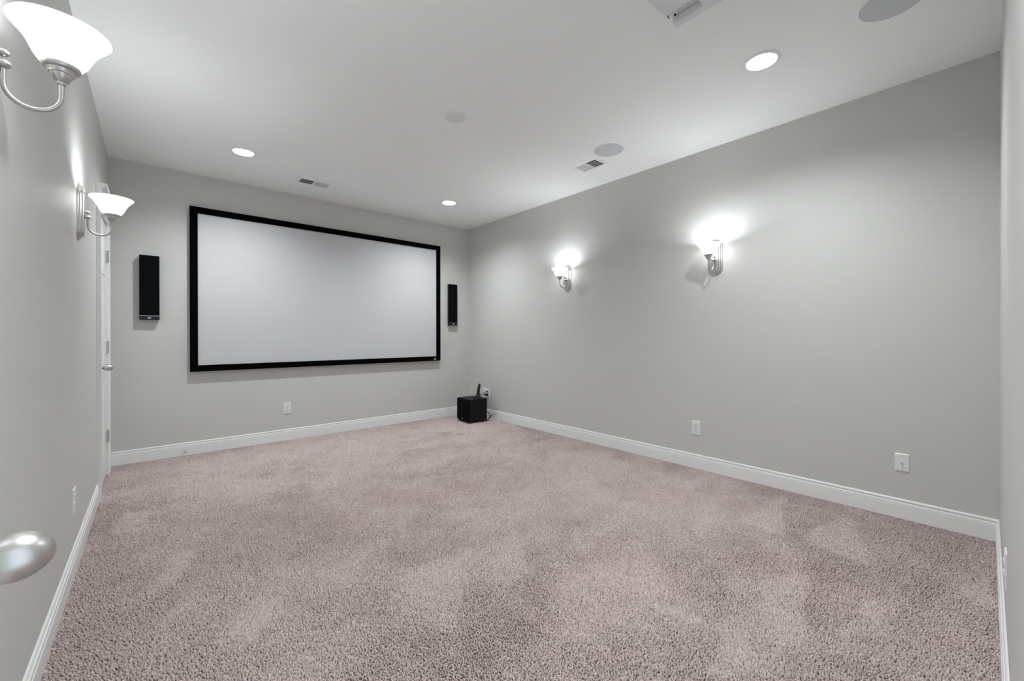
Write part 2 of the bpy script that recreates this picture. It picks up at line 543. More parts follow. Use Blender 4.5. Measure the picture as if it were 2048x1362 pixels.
def build_carpet():
    rng = np.random.default_rng(7)
    def vnoise(x, y, cell, seed):
        g = np.random.default_rng(seed).random((256, 256))
        u, v = x/cell+40.3, y/cell+40.7
        i, j = np.floor(u).astype(int), np.floor(v).astype(int)
        fu, fv = u-i, v-j
        fu, fv = fu*fu*(3-2*fu), fv*fv*(3-2*fv)
        i0, j0, i1, j1 = i % 256, j % 256, (i+1) % 256, (j+1) % 256
        return ((g[i0, j0]*(1-fu)+g[i1, j0]*fu)*(1-fv)+(g[i0, j1]*(1-fu)+g[i1, j1]*fu)*fv)*2-1
    def pile_field(x, y):
        """nap direction: -1 brushed towards the door, +1 brushed away (vacuum marks, footprints)"""
        wx = x+0.10*vnoise(x, y, 0.35, 5)
        wy = y+0.10*vnoise(x, y, 0.35, 6)
        s = -0.25+0.35*vnoise(wx, wy, 0.40, 1)+0.40*vnoise(wx, wy, 0.18, 2)+0.30*vnoise(x, y, 0.07, 3)
        # long brushed strokes towards the right and back walls
        s = s+0.35*vnoise(x*0.35, y, 0.16, 8)*np.clip((x-1.2)/1.0, 0, 1)
        s = s-0.45*np.clip(1-(XR-x)/0.55, 0, 1)-0.60*np.clip(1-(YB-y)/0.6, 0, 1)
        s = s-0.55*np.clip((x-1.7)/1.0, 0, 1)*np.clip((1.5-y)/0.8, 0, 1)-0.35*np.clip(1-(x-XL)/0.5, 0, 1)-0.25*np.clip((1.7-x)/1.0, 0, 1)*np.clip((2.0-y)/0.8, 0, 1)
        x, y = x+0.03*vnoise(x, y, 0.13, 41), y+0.03*vnoise(x, y, 0.13, 42)
        soft = 0.022+0.045*(0.5+0.5*vnoise(x, y, 0.3, 43))
        for poly in LIGHT_PATCHES:
            P = np.array(poly)
            lo, hi = P.min(0)-0.1, P.max(0)+0.1
            m = (x > lo[0]) & (x < hi[0]) & (y > lo[1]) & (y < hi[1])
            if not m.any():
                continue
            px, py = x[m], y[m]
            d = np.full(px.shape, 1e9)
            inside = np.zeros(px.shape, bool)
            n = len(P)
            for k in range(n):
                a, b = P[k], P[(k+1) % n]
                e = b-a
                t = np.clip(((px-a[0])*e[0]+(py-a[1])*e[1])/(e@e), 0, 1)
                d = np.minimum(d, np.hypot(px-a[0]-t*e[0], py-a[1]-t*e[1]))
                cnd = ((a[1] > py) != (b[1] > py))
                xx = a[0]+(py-a[1])/(b[1]-a[1]+1e-12)*(b[0]-a[0])
                inside ^= cnd & (px < xx)
            sd = np.where(inside, d, -d)
            big = np.prod(P.max(0)-P.min(0)) > 0.22          # wide, worn patches are fainter than fresh strokes
            s[m] = s[m]+(0.5 if big else 0.95)*np.clip(sd/(soft[m]*(2.2 if big else 1.0))+0.5, 0, 1)
        return np.clip(s, -1.2, 1.2)
    fwd = np.array([fw.x, fw.y])
    def grid(sp):
        nx, ny = int((XR-XL-2*BT)/sp), int((YB-YF-2*BT)/sp)
        gx, gy = np.meshgrid(np.arange(nx), np.arange(ny), indexing='ij')
        x = XL+BT+(gx.ravel()+0.5+rng.uniform(-.45, .45, gx.size))*sp
        y = YF+BT+(gy.ravel()+0.5+rng.uniform(-.45, .45, gx.size))*sp
        return x, y
    V, F, C = [], [], []
    base = 0
    for sp, lo, hi, kind in ((0.0062, 0.0, 3.4, 9), (0.0082, 3.4, 9.0, 3)):
        x, y = grid(sp)
        d = np.hypot(x, y)
        dep = x*fwd[0]+y*fwd[1]
        m = (d >= lo) & (d < hi)
        if kind == 9:
            m &= dep > 0.9
        x, y = x[m], y[m]
        V, F, C, base = tufts(x, y, sp, kind, V, F, C, base, rng, pile_field, vnoise)
    x, y = grid(0.012)
    dep = x*fwd[0]+y*fwd[1]
    m = dep <= 0.9
    V, F, C, base = tufts(x[m], y[m], 0.012, 3, V, F, C, base, rng, pile_field, vnoise)
    V = np.concatenate(V); F = np.concatenate(F); C = np.concatenate(C)
    me = bpy.data.meshes.new('carpet')
    me.vertices.add(len(V))
    me.vertices.foreach_set('co', V.astype(np.float32).ravel())
    me.loops.add(F.size)
    me.loops.foreach_set('vertex_index', F.astype(np.int32).ravel())
    me.polygons.add(len(F))
    me.polygons.foreach_set('loop_start', np.arange(0, F.size, 3, dtype=np.int32))
    me.polygons.foreach_set('loop_total', np.full(len(F), 3, dtype=np.int32))
    me.polygons.foreach_set('use_smooth', np.ones(len(F), bool))
    at = me.color_attributes.new('yarn', 'FLOAT_COLOR', 'POINT')
    at.data.foreach_set('color', C.astype(np.float32).ravel())
    me.update()
    me.validate()
    me.materials.append(M['carpet'])
    o = bpy.data.objects.new('carpet', me)
    col.objects.link(o)
    o['kind'] = 'stuff'
    o['label'] = 'dusty pink cut-pile carpet with brushed vacuum marks'
    o['category'] = 'carpet'
    print('carpet triangles', len(F))

YARN_A = np.array([0.555, 0.455, 0.440])
YARN_B = np.array([0.548, 0.457, 0.429])
def tufts(x, y, sp, kind, V, F, C, base, rng, pile_field, vnoise):
    n = len(x)
    s = pile_field(x, y)
    hgt = (0.0092+0.0020*rng.standard_normal(n)).clip(0.005, 0.0118)+0.0008*vnoise(x, y, 0.03, 11)-0.0006*s
    hgt = np.where(rng.random(n) < (0.085-0.04*s if kind == 9 else 0.12-0.11*s), hgt*0.35, hgt)                 # sunken tufts leave small pits
    if kind == 3:
        hgt = hgt*0.95
    # nap direction: brushed away from the door (+) or back towards it (-)
    ang = yaw+0.5*vnoise(x, y, 0.5, 21)
    dx, dy = np.sin(ang), np.cos(ang)
    lean = 0.0060*s
    lx = lean*dx+0.0024*rng.standard_normal(n)
    ly = lean*dy+0.0024*rng.standard_normal(n)
    rot = rng.uniform(0, 2*PI, n)
    rad = sp*rng.uniform(0.48, 0.70, n)*(1.0+(0.16 if kind == 9 else 0.24)*s)      # brushed-flat pile closes up, raised pile shows its gaps
    ca, sa = np.cos(rot[:, None]+np.arange(3)*2*PI/3), np.sin(rot[:, None]+np.arange(3)*2*PI/3)
    z0 = -0.003
    b = np.stack([x[:, None]+rad[:, None]*ca, y[:, None]+rad[:, None]*sa, np.full((n, 3), z0)], -1)
    tip = np.stack([x+lx, y+ly, hgt], -1)[:, None, :]
    mixv = np.clip(0.5+0.6*vnoise(x, y, 0.5, 31)+0.2*vnoise(x, y, 0.15, 32), 0, 1)[:, None]
    colr = (YARN_A*(1-mixv)+YARN_B*mixv)*(1+0.12*rng.standard_normal(n).clip(-2, 2))[:, None]
    if kind == 9:
        ca2, sa2 = np.cos(rot[:, None]+0.9+np.arange(3)*2*PI/3), np.sin(rot[:, None]+0.9+np.arange(3)*2*PI/3)
        mr = rad*0.96
        mm = np.stack([(x+0.8*lx)[:, None]+mr[:, None]*ca2, (y+0.8*ly)[:, None]+mr[:, None]*sa2, np.repeat((0.80*hgt)[:, None], 3, 1)], -1)
        v = np.concatenate([b, mm, tip], 1).reshape(-1, 3)
        f = np.array([[0, 1, 3], [1, 4, 3], [1, 2, 4], [2, 5, 4], [2, 0, 5], [0, 3, 5], [3, 4, 6], [4, 5, 6], [5, 3, 6]])
        k = 7
    else:
        v = np.concatenate([b, tip], 1).reshape(-1, 3)
        f = np.array([[0, 1, 3], [1, 2, 3], [2, 0, 3]])
        k = 4
    fi = (np.arange(n)[:, None, None]*k+f[None]).reshape(-1, 3)+base
    c = np.repeat(np.concatenate([colr, np.ones((n, 1))], 1)[:, None, :], k, 1).reshape(-1, 4)
    V.append(v); F.append(fi); C.append(c)
    return V, F, C, base+n*k
build_carpet()

# =================================================================== PROJECTION SCREEN
SX0, SX1, SZ0, SZ1 = 0.268, 3.046, 0.808, 2.411
scx, scz = (SX0+SX1)/2, (SZ0+SZ1)/2
sw, sh = SX1-SX0, SZ1-SZ0
scr = thing('projection_screen', 'wide fixed projection screen in a black frame on the back wall', 'projection screen', (scx, YB, SZ0))
FB, FT = 0.061, 0.034
fy0, fy1 = -0.052, -0.018          # front / back of the frame (local y)
bm = B(); box2(bm, (-sw/2+FB-0.01, -0.040, FB-0.01), (sw/2-FB+0.01, -0.034, sh-FB+0.01)); obj('screen_fabric', bm, M['screen'], scr)
def frame_bar(poly):
    bm = B()
    A = [bm.verts.new((x, fy1, z)) for x, z in poly]
    ins = 0.003
    cx = sum(p[0] for p in poly)/4; cz = sum(p[1] for p in poly)/4
    Bv = [bm.verts.new((x, fy0, z)) for x, z in poly]
    bm.faces.new(A); bm.faces.new(Bv[::-1])
    for k in range(4):
        bm.faces.new((A[k], Bv[k], Bv[(k+1) % 4], A[(k+1) % 4]))
    obj('frame_bar', bm, M['black_frame'], scr)
o_, i_ = (-sw/2, 0, sw/2, sh), (-sw/2+FB, FB, sw/2-FB, sh-FB)
frame_bar([(o_[0], o_[1]), (o_[2], o_[1]), (i_[2], i_[1]), (i_[0], i_[1])])
frame_bar([(o_[0], o_[3]), (i_[0], i_[3]), (i_[2], i_[3]), (o_[2], o_[3])])
frame_bar([(o_[0], o_[1]), (i_[0], i_[1]), (i_[0], i_[3]), (o_[0], o_[3])])
frame_bar([(o_[2], o_[1]), (o_[2], o_[3]), (i_[2], i_[3]), (i_[2], i_[1])])
for bxp in (-1.0, 0.0, 1.0):
    for bz in (0.03, sh-0.03):
        bm = B(); box2(bm, (bxp-0.04, fy1, bz-0.012), (bxp+0.04, 0.0, bz+0.012)); obj('wall_bracket', bm, M['black_plastic'], scr)
# little maker's mark at the lower right: a running figure and an open ring
bm = B()
lx0, lz0 = sw/2-0.098, 0.030
def stroke(pts, r):
    tube(bm, [(lx0+0.8*x, fy0-0.0008, lz0-0.003+0.75*z) for x, z in pts], 0.7*r, 6)
stroke([(-0.010, 0.010), (0.004, 0.004), (0.002, -0.004)], 0.0030)
stroke([(0.002, -0.002), (-0.008, -0.013)], 0.0030)
stroke([(0.003, -0.002), (0.012, -0.012)], 0.0030)
stroke([(0.014+0.013*math.cos(a)+0.008, 0.013*math.sin(a)-0.001) for a in [math.radians(60+k*20) for k in range(15)]], 0.0028)
lg = obj('maker_mark', bm, M['white_mark'], scr); lg['label'] = 'small white emblem on the lower frame'

# =================================================================== WALL SPEAKERS
def wall_speaker(x, label):
    w, h, d = 0.141, 0.591, 0.056
    t = thing('wall_speaker', label, 'speaker', (x, YB, 1.303), 0, 'slim speakers beside the screen')
    bm = B(); box2(bm, (-w/2, -d+0.006, 0), (w/2, -0.012, h), 0.004, 2); obj('cabinet', bm, M['gloss_black'], t)
    bm = B(); box2(bm, (-0.04, -0.014, 0.15), (0.04, 0, 0.45)); obj('wall_bracket', bm, M['black_plastic'], t)
    bm = B(); box2(bm, (-w/2+0.0015, -d, 0.040), (w/2-0.0015, -d+0.008, h-0.0015), 0.0015); g = obj('grille', bm, M['grille'], t)
    bm = B(); lathe(bm, [(0, 0.004), (0.002, 0.0035), (0.004, 0.0)], 14, Matrix.Translation((0.0, -d, 0.300)) @ Matrix.Rotation(PI/2, 4, 'X')); obj('tweeter_dome', bm, M['silver'], g, True)
    bm = B(); box2(bm, (-w/2+0.002, -d-0.0005, 0.0345), (w/2-0.002, -d+0.007, 0.0385)); obj('trim_line', bm, M['silver'], t)
    bm = B(); box2(bm, (-w/2+0.001, -d+0.0005, 0.001), (w/2-0.001, -d+0.007, 0.034), 0.001); obj('badge_strip', bm, M['gloss_black'], t)
    me = text_mesh('KEF', 0.0145, 0.0006, 0.0004)
    me.materials.clear(); me.materials.append(M['white_mark'])
    me.transform(Matrix.Translation((0.0, -d-0.0002, 0.0175)) @ Matrix.Rotation(PI/2, 4, 'X'))
    obj('badge', me, None, t)
    return t
wall_speaker(-0.025, 'slim black wall speaker left of the screen, near the white door')
wall_speaker(3.257, 'slim black wall speaker between the screen and the right corner')

# =================================================================== SCONCES
SC_PATH = [(0, -0.037, -0.030), (0, -0.037, -0.050)] + \
          [(0, -0.083+0.046*math.cos(a), -0.066-0.046*math.sin(a)) for a in [PI*k/16 for k in range(17)]] + \
          [(0, -0.129, -0.050), (0, -0.129, -0.034)]
def make_sconce():
    t = thing('wall_sconce', '', 'wall lamp', (0, 0, 0), 0, 'bell-shade wall sconces')
    bm = B()
    st = lambda i: stadium(0.060-i, 0.1525-i)
    loft(bm, [st(0), st(0), st(0.002), st(0.011), st(0.012), st(0.012), st(0.014), st(0.022), st(0.023), st(0.023), st(0.025)],
         [0, -0.004, -0.007, -0.008, -0.009, -0.014, -0.016, -0.017, -0.018, -0.023, -0.025])
    obj('backplate', bm, M['nickel'], t, True, 30)
    bm = B(); tube(bm, [(0, -0.024, -0.014), (0, -0.037, -0.014)], 0.006, 12); obj('post', bm, M['nickel'], t, True)
    def ball(r, z, sq=0.85):
        b2 = B()
        lathe(b2, [(r*math.sin(a) if 0 < k < 10 else 0, z-sq*r*math.cos(a)) for k, a in enumerate([PI*j/10 for j in range(11)])], 20, Matrix.Translation((0, -0.037, 0)))
        return b2
    obj('finial', ball(0.0105, 0.002), M['nickel'], t, True, 80)
    obj('collar', ball(0.0135, -0.024, 0.75), M['nickel'], t, True, 80)
    bm = B(); tube(bm, SC_PATH, 0.0052, 14); obj('arm', bm, M['nickel'], t, True, 60)
    bm = B()
    lathe(bm, [(0, -0.037), (0.0075, -0.037), (0.0090, -0.033), (0.0090, -0.031), (0.0125, -0.029), (0.0185, -0.018), (0.0205, -0.012),
               (0.0235, -0.011), (0.0235, -0.009), (0.0245, -0.007), (0.0260, -0.002), (0.0320, 0.000), (0.0345, 0.004), (0.0345, 0.009), (0.032, 0.012), (0.026, 0.012), (0.0, 0.010)],
          36, Matrix.Translation((0, -0.129, 0)))
    obj('socket_cup', bm, M['nickel'], t, True, 35)
    bm = B()
    outer = [(0.0290, 0.004), (0.0355, 0.009), (0.0420, 0.017), (0.0485, 0.027), (0.0540, 0.040), (0.0600, 0.054), (0.0680, 0.067), (0.0780, 0.080), (0.0870, 0.090), (0.0905, 0.0945)]
    inner = [(r-0.0030, z+0.0012) for r, z in outer[::-1]]
    inner[-1] = (0.026, 0.0075)
    lathe(bm, outer+[(0.0900, 0.0960)]+inner, 48, Matrix.Translation((0, -0.129, 0)), close=True)
    sh_ = obj('glass_shade', bm, M['shade'], t, True, 60)
    bm = B()
    lathe(bm, [(0, 0.012), (0.010, 0.012), (0.011, 0.024), (0.016, 0.034), (0.0195, 0.046), (0.018, 0.056), (0.011, 0.064), (0, 0.066)], 20, Matrix.Translation((0, -0.129, 0)))
    obj('bulb', bm, M['bulb'], t, True, 80)
    ld = bpy.data.lights.new('sconce_light', 'POINT')
    ld.energy = SCONCE_W
    ld.color = LAMP_COL
    ld.shadow_soft_size = 0.030
    l = bpy.data.objects.new('sconce_light', ld)
    col.objects.link(l); l.parent = t; l.location = (0, -0.129, 0.048)
    return t
sc = make_sconce()
SP = [('left', 1.497, 'large bell-shade sconce at the top left corner, nearest the camera'),
      ('left', 3.137, 'bell-shade sconce on the left wall beside the white door'),
      ('right', 1.497, 'right-wall sconce farther from the screen, larger of the pair'),
      ('right', 3.137, 'right-wall sconce closer to the subwoofer corner, smaller of the pair')]
for i, (w_, y_, lab) in enumerate(SP):
    s_ = sc if i == 0 else copy_tree(sc)
    s_.location = (XL if w_ == 'left' else XR, y_, 1.81)
    s_.rotation_euler = (0, 0, RZ[w_])
    s_['label'] = lab

# =================================================================== RECESSED LIGHTS
def make_can():
    t = thing('recessed_light', '', 'ceiling light', (0, 0, 0), 0, 'recessed ceiling lights')
    bm = B()
    lathe(bm, [(0.096, 0.0), (0.0955, -0.003), (0.091, -0.0055), (0.0765, -0.005), (0.0745, -0.001), (0.0745, 0.004), (0.0785, 0.004), (0.0785, -0.0002), (0.096, 0.0)], 48)
    obj('trim_ring', bm, M['cover'], t, True, 40)
    bm = B()
    lathe(bm, [(0.0750, 0.003), (0.072, 0.012), (0.062, 0.040), (0.058, 0.052), (0.0, 0.0535), (0.0, 0.0565), (0.0605, 0.0565), (0.0650, 0.040), (0.0752, 0.012), (0.0775, 0.003)], 48, close=True)
    obj('reflector', bm, M['trim'], t, True, 50)
    bm = B()
    lathe(bm, [(0, 0.041), (0.030, 0.042), (0.056, 0.047), (0.056, 0.050), (0, 0.050)], 40)
    obj('lens', bm, M['lamp_lens'], t, True, 60)
    ld = bpy.data.lights.new('downlight', 'AREA')
    ld.shape = 'DISK'
    ld.size = 0.10
    ld.spread = math.radians(150)
    ld.energy = CAN_W
    ld.color = LAMP_COL
    l = bpy.data.objects.new('downlight', ld)
    col.objects.link(l); l.parent = t; l.location = (0, 0, 0.036)
    return t
can = make_can()
CL = ['lit recessed light above the left end of the screen', 'lit recessed light near the far right corner, smallest in view',
      'lit recessed light at the upper right, largest in view', 'lit recessed light just inside the entrance, left of the projector']
for i, (cx, cy) in enumerate(CANS):
    c_ = can if i == 0 else copy_tree(can)
    c_.location = (cx, cy, H)
    c_['label'] = CL[i]

# =================================================================== CEILING SPEAKERS, COVER, REGISTERS
def ceiling_speaker(x, y, label):
    t = thing('ceiling_speaker', label, 'speaker', (x, y, H), 0, 'round in-ceiling speakers')
    bm = B(); lathe(bm, [(0.127, 0), (0.127, -0.003), (0.1245, -0.005), (0.121, -0.005), (0.120, -0.003), (0.120, 0)], 64, close=True); obj('rim', bm, M['cover'], t, True, 40)
    bm = B(); lathe(bm, [(0.1195, -0.0005), (0.1195, -0.0035), (0.10, -0.0045), (0, -0.005)], 64); obj('grille', bm, M['spk_white'], t, True, 40)
ceiling_speaker(2.938, 2.123, 'round grey ceiling speaker beside the air register on the right')
ceiling_speaker(2.652, 0.298, 'round grey ceiling speaker cut off by the top edge at the right')

t = thing('ceiling_cover', 'round white blank cover in the middle of the ceiling', 'ceiling cover', (1.653, 2.530, H))
bm = B(); lathe(bm, [(0.075, 0), (0.075, -0.006), (0.071, -0.010), (0.060, -0.0125), (0.030, -0.0140), (0, -0.0145)], 48); obj('cover_disc', bm, M['cover'], t, True, 60)
for sx in (-0.045, 0.045):
    bm = B()
    lathe(bm, [(0, -0.0165), (0.003, -0.0160), (0.004, -0.0135), (0.004, -0.012)], 10, Matrix.Translation((sx, 0, 0)))
    obj('screw', bm, M['cover'], t, True)

def register(name, label, cx, cy, along, L, Wd, oL, oW, nslat, open_neg, grid):
    """ceiling register; 'along' = direction of the long side (angle). local x = long side"""
    t = thing(name, label, 'air vent', (cx, cy, H), along, 'ceiling air registers')
    # bevelled face frame made of four mitred bars
    o4 = [(-L/2, -Wd/2), (L/2, -Wd/2), (L/2, Wd/2), (-L/2, Wd/2)]
    i4 = [(-oL/2, -oW/2), (oL/2, -oW/2), (oL/2, oW/2), (-oL/2, oW/2)]
    bm = B()
    def ring(p, z): return [bm.verts.new((x, y, z)) for x, y in p]
    def mixp(a): return [(ox*(1-a)+ix*a, oy*(1-a)+iy*a) for (ox, oy), (ix, iy) in zip(o4, i4)]
    rs = [ring(o4, 0.0), ring(mixp(0.06), -0.003), ring(mixp(0.85), -0.008), ring(i4, -0.007), ring(i4, 0.002)]
    for a, b in zip(rs, rs[1:]):
        for k in range(4):
            bm.faces.new((a[k], a[(k+1) % 4], b[(k+1) % 4], b[k]))
    obj('face_frame', bm, M['vent'], t)
    bm = B()          # duct boot above the hole
    e = 0.0005
    q = [(-oL/2+e, -oW/2+e), (oL/2-e, -oW/2+e), (oL/2-e, oW/2-e), (-oL/2+e, oW/2-e)]
    rs = [ring(q, -0.003), ring(q, 0.10)]
    for k in range(4):
        bm.faces.new((rs[0][k], rs[0][(k+1) % 4], rs[1][(k+1) % 4], rs[1][k]))
    bm.faces.new(rs[1])
    obj('duct_boot', bm, M['duct'], t)
    bm = B(); box2(bm, (-0.004, -oW/2, -0.0075), (0.004, oW/2, 0.004)); obj('divider', bm, M['vent'], t)
    # louvres: the two banks lean opposite ways
    half = oL/2-0.004
    pitch_ = half/nslat
    sm = {}
    for side in (-1, 1):
        ang = math.radians(42)*side
        bm = B(); add_box(bm, (0, 0, 0), (pitch_*0.68, oW, 0.0010))
        me = mesh_of(bm, 'louvre', M['vent'])
        for k in range(nslat):
            s_ = obj('louvre', me, None, t)
            s_.location = (side*(0.004+pitch_*(k+0.5)), 0, -0.002)
            s_.rotation_euler = (0, ang, 0)
    if grid:
        for k in range(1, 4):
            bm = B(); box2(bm, (-oL/2, -oW/2+oW*k/4-0.001, -0.0065), (oL/2, -oW/2+oW*k/4+0.001, -0.0045)); obj('cross_bar', bm, M['vent'], t)
    for sx in (-1, 1):
        bm = B(); lathe(bm, [(0, -0.0085), (0.003, -0.008), (0.0035, -0.006)], 10, Matrix.Translation((sx*(oL/2+(L-oL)/4), 0, 0.0))); obj('screw', bm, M['vent'], t, True)
    return t
register('air_register', 'white louvred air register above the screen', (VENT_B[0]+VENT_B[1])/2, (VENT_B[2]+VENT_B[3])/2, 0.0,
         0.312, 0.176, VENT_B[1]-VENT_B[0], VENT_B[3]-VENT_B[2], 12, True, False)
register('air_register', 'white louvred air register beside the round ceiling speaker', (VENT_R[0]+VENT_R[1])/2, (VENT_R[2]+VENT_R[3])/2, PI/2,
         0.300, 0.200, VENT_R[3]-VENT_R[2], VENT_R[1]-VENT_R[0], 10, True, True)

# =================================================================== PROJECTOR (hung upside down)
PX0, PX1, PY0, PY1, PZ0, PZ1 = 1.471, 1.783, 0.683, 0.923, 2.540, 2.640
pj = thing('projector', 'pale ceiling-mounted projector at the top edge, lens bay open below', 'projector', ((PX0+PX1)/2, (PY0+PY1)/2, PZ0))
pw, pd, ph = PX1-PX0, PY1-PY0, PZ1-PZ0
bx0, bx1, by0 = 0.056, 0.124, -0.018            # lens bay in the under side, open at the front
bm = B()                                      # shell: U-shaped outline round the bay, plus the closed upper part
def arc_bay():
    pts = [(bx0, pd/2)]
    r = 0.018
    for k in range(7):
        a = PI+PI/2*k/6
        pts.append((bx0+r+r*math.cos(a), by0+r+r*math.sin(a)))
    for k in range(7):
        a = 1.5*PI+PI/2*k/6
        pts.append((bx1-r+r*math.cos(a), by0+r+r*math.sin(a)))
    pts.append((bx1, pd/2))
    return pts
outl = [(-pw/2, pd/2), (-pw/2, -pd/2), (pw/2, -pd/2), (pw/2, pd/2)]
poly = outl + arc_bay()[::-1]
prism(bm, poly, 2, 0.0, 0.036)
box2(bm, (-pw/2, -pd/2, 0.036), (pw/2, pd/2, ph), 0.004, 2)
shl = obj('shell', bm, M['projector'], pj)
bv = shl.modifiers.new('soft_edges', 'BEVEL'); bv.width = 0.0035; bv.segments = 2; bv.limit_method = 'ANGLE'
bm = B(); box2(bm, (bx0+0.0005, by0+0.006, 0.0345), (bx1-0.0005, pd/2-0.001, 0.0358)); obj('lens_bay', bm, M['proj_inner'], pj)
bm = B(); lathe(bm, [(0, -0.004), (0.012, -0.004), (0.016, 0.0), (0.018, 0.0), (0.018, 0.034), (0.016, 0.037), (0.012, 0.037), (0.012, 0.080), (0, 0.080)], 32,
                Matrix.Translation(((bx0+bx1)/2, pd/2-0.004, 0.030)) @ Matrix.Rotation(PI/2, 4, 'X')); lb = obj('lens_barrel', bm, M['proj_inner'], pj, True, 40)
bm = B(); lathe(bm, [(0, -0.006), (0.012, -0.0055), (0.017, -0.0045)], 24, Matrix.Translation(((bx0+bx1)/2, pd/2-0.004, 0.030)) @ Matrix.Rotation(PI/2, 4, 'X')); obj('lens', bm, M['lens'], lb, True)
bm = B(); box2(bm, ((bx0+bx1)/2-0.004, pd/2-0.036, 0.007), ((bx0+bx1)/2+0.004, pd/2-0.026, 0.016), 0.002); obj('zoom_tab', bm, M['black_plastic'], lb)
bm = B(); lathe(bm, [(0.055, H-PZ0), (0.055, H-PZ0-0.012), (0.018, H-PZ0-0.018), (0.018, ph+0.010), (0.05, ph+0.006), (0.05, ph)], 32); obj('ceiling_mount', bm, M['vent'], pj, True, 40)

# =================================================================== WALL PLATES
def plate_bm(w, h, d=0.006):
    bm = B()
    def rect(i): return [(-w/2+i, -h/2+i), (w/2-i, -h/2+i), (w/2-i, h/2-i), (-w/2+i, h/2-i)]
    loft(bm, [rect(0), rect(0), rect(0.004), rect(0.006)], [0, -0.0025, -d+0.0004, -d])
    return bm
_rec = {}
def receptacle(parent, x, z):
    if 'r' not in _rec:
        bm = B()
        o = []
        for k in range(24):
            a = 2*PI*k/24
            o.append((0.0172*math.cos(a), max(-0.0135, min(0.0135, 0.0172*math.sin(a)))))
        loft(bm, [o, o, [(p*0.95, q*0.95) for p, q in o]], [-0.004, -0.0078, -0.0085])
        _rec['r'] = mesh_of(bm, 'receptacle', M['plastic'])
        bm = B()
        box2(bm, (-0.0078, -0.0089, -0.0005), (-0.0055, -0.0083, 0.0075)); box2(bm, (0.0052, -0.0089, 0.0005), (0.0075, -0.0083, 0.0070))
        lathe(bm, [(0, -0.0003), (0.0027, -0.0003), (0.0027, 0.0003), (0, 0.0003)], 10, Matrix.Translation((0, -0.0086, -0.0065)) @ Matrix.Rotation(PI/2, 4, 'X'))
        _rec['s'] = mesh_of(bm, 'slots', M['slot'])
    r = obj('receptacle', _rec['r'], None, parent, loc=(x, 0, z))
    obj('slots', _rec['s'], None, r)
def screw(parent, x, z, y=-0.006, r=0.003):
    bm = B(); lathe(bm, [(r, 0.0), (r, 0.0008), (r*0.6, 0.0014), (0, 0.0015)], 12, Matrix.Translation((x, y, z)) @ Matrix.Rotation(PI/2, 4, 'X'))
    obj('screw', bm, M['silver'], parent, True)
def outlet(wall, u, z, label, w=0.076, h=0.122):
    loc = {'back': (u, YB, z), 'right': (XR, u, z), 'left': (XL, u, z), 'front': (u, YF, z)}[wall]
    t = thing('wall_outlet', label, 'outlet', loc, RZ[wall], 'white duplex outlets')
    obj('cover_plate', plate_bm(w, h), M['plastic'], t)
    receptacle(t, 0, 0.0195); receptacle(t, 0, -0.0195)
    screw(t, 0, 0)
    return t
outlet('back', 1.120, 0.354, 'white duplex outlet on the back wall below the screen')
outlet('right', 1.660, 0.354, 'white duplex outlet on the right wall below a sconce')
outlet('left', 2.947, 0.345, 'white duplex outlet on the left wall, seen edge-on')
outlet('front', 2.210, 0.354, 'white duplex outlet on the front wall at the right edge, edge-on')

t = thing('cable_plate', 'white wall plate with a single metal cable jack on the right wall', 'wall plate', (XR, 0.351, 0.354), RZ['right'])
obj('cover_plate', plate_bm(0.069, 0.111), M['plastic'], t)
screw(t, 0, 0.042); screw(t, 0, -0.042)
bm = B()
mt = Matrix.Translation((0, -0.006, 0.0)) @ Matrix.Rotation(PI/2, 4, 'X')
lathe(bm, [(0.0065, 0), (0.0065, 0.003), (0.0048, 0.003), (0.0048, 0.013), (0.0035, 0.0135), (0.0033, 0.011), (0, 0.011)], 6, mt)
obj('cable_jack', bm, M['chrome'], t)

t = thing('double_wall_plate', 'white two-gang wall plate behind the subwoofer, black plug in it', 'wall plate', (XR, 4.652, 0.348), RZ['right'])
obj('cover_plate', plate_bm(0.155, 0.126), M['plastic'], t)
receptacle(t, 0.040, 0.0195); receptacle(t, 0.040, -0.0195); screw(t, 0.040, 0)
bm = B(); lathe(bm, [(0.0065, 0), (0.0065, 0.003), (0.0048, 0.003), (0.0048, 0.010), (0, 0.010)], 12, Matrix.Translation((-0.040, -0.006, 0)) @ Matrix.Rotation(PI/2, 4, 'X')); obj('cable_jack', bm, M['chrome'], t)
screw(t, -0.040, 0.042); screw(t, -0.040, -0.042)

# =================================================================== SUBWOOFER + GADGET + CABLES
sub = thing('subwoofer', 'black cube subwoofer standing in the far right corner', 'subwoofer', (3.246, 4.566, 0.0135), -0.085)
wX, wY = 0.292, 0.310
zb, zt = 0.014, 0.304
bm = B(); box2(bm, (-wX/2+0.022, -wY/2, zb), (wX/2, wY/2, zt), 0.005, 2); obj('cabinet', bm, M['black_vinyl'], sub)
bm = B(); box2(bm, (-wX/2, -wY/2+0.004, zb+0.004), (-wX/2+0.024, wY/2-0.004, zt-0.004), 0.012, 3); g = obj('grille', bm, M['grille'], sub)
me = text_mesh('KEF', 0.016, 0.0005, 0.0003)
me.materials.clear(); me.materials.append(M['white_mark'])
me.transform(Matrix.Translation((-wX/2-0.0004, 0.0, zb+0.030)) @ Matrix.Rotation(-PI/2, 4, 'Z') @ Matrix.Rotation(PI/2, 4, 'X'))
obj('badge', me, None, g)
for sx in (-1, 1):
    for sy in (-1, 1):
        bm = B(); lathe(bm, [(0, 0.0), (0.016, 0.0), (0.018, zb), (0, zb)], 16, Matrix.Translation((sx*(wX/2-0.035), sy*(wY/2-0.03), 0))); obj('foot', bm, M['black_plastic'], sub, True, 40)

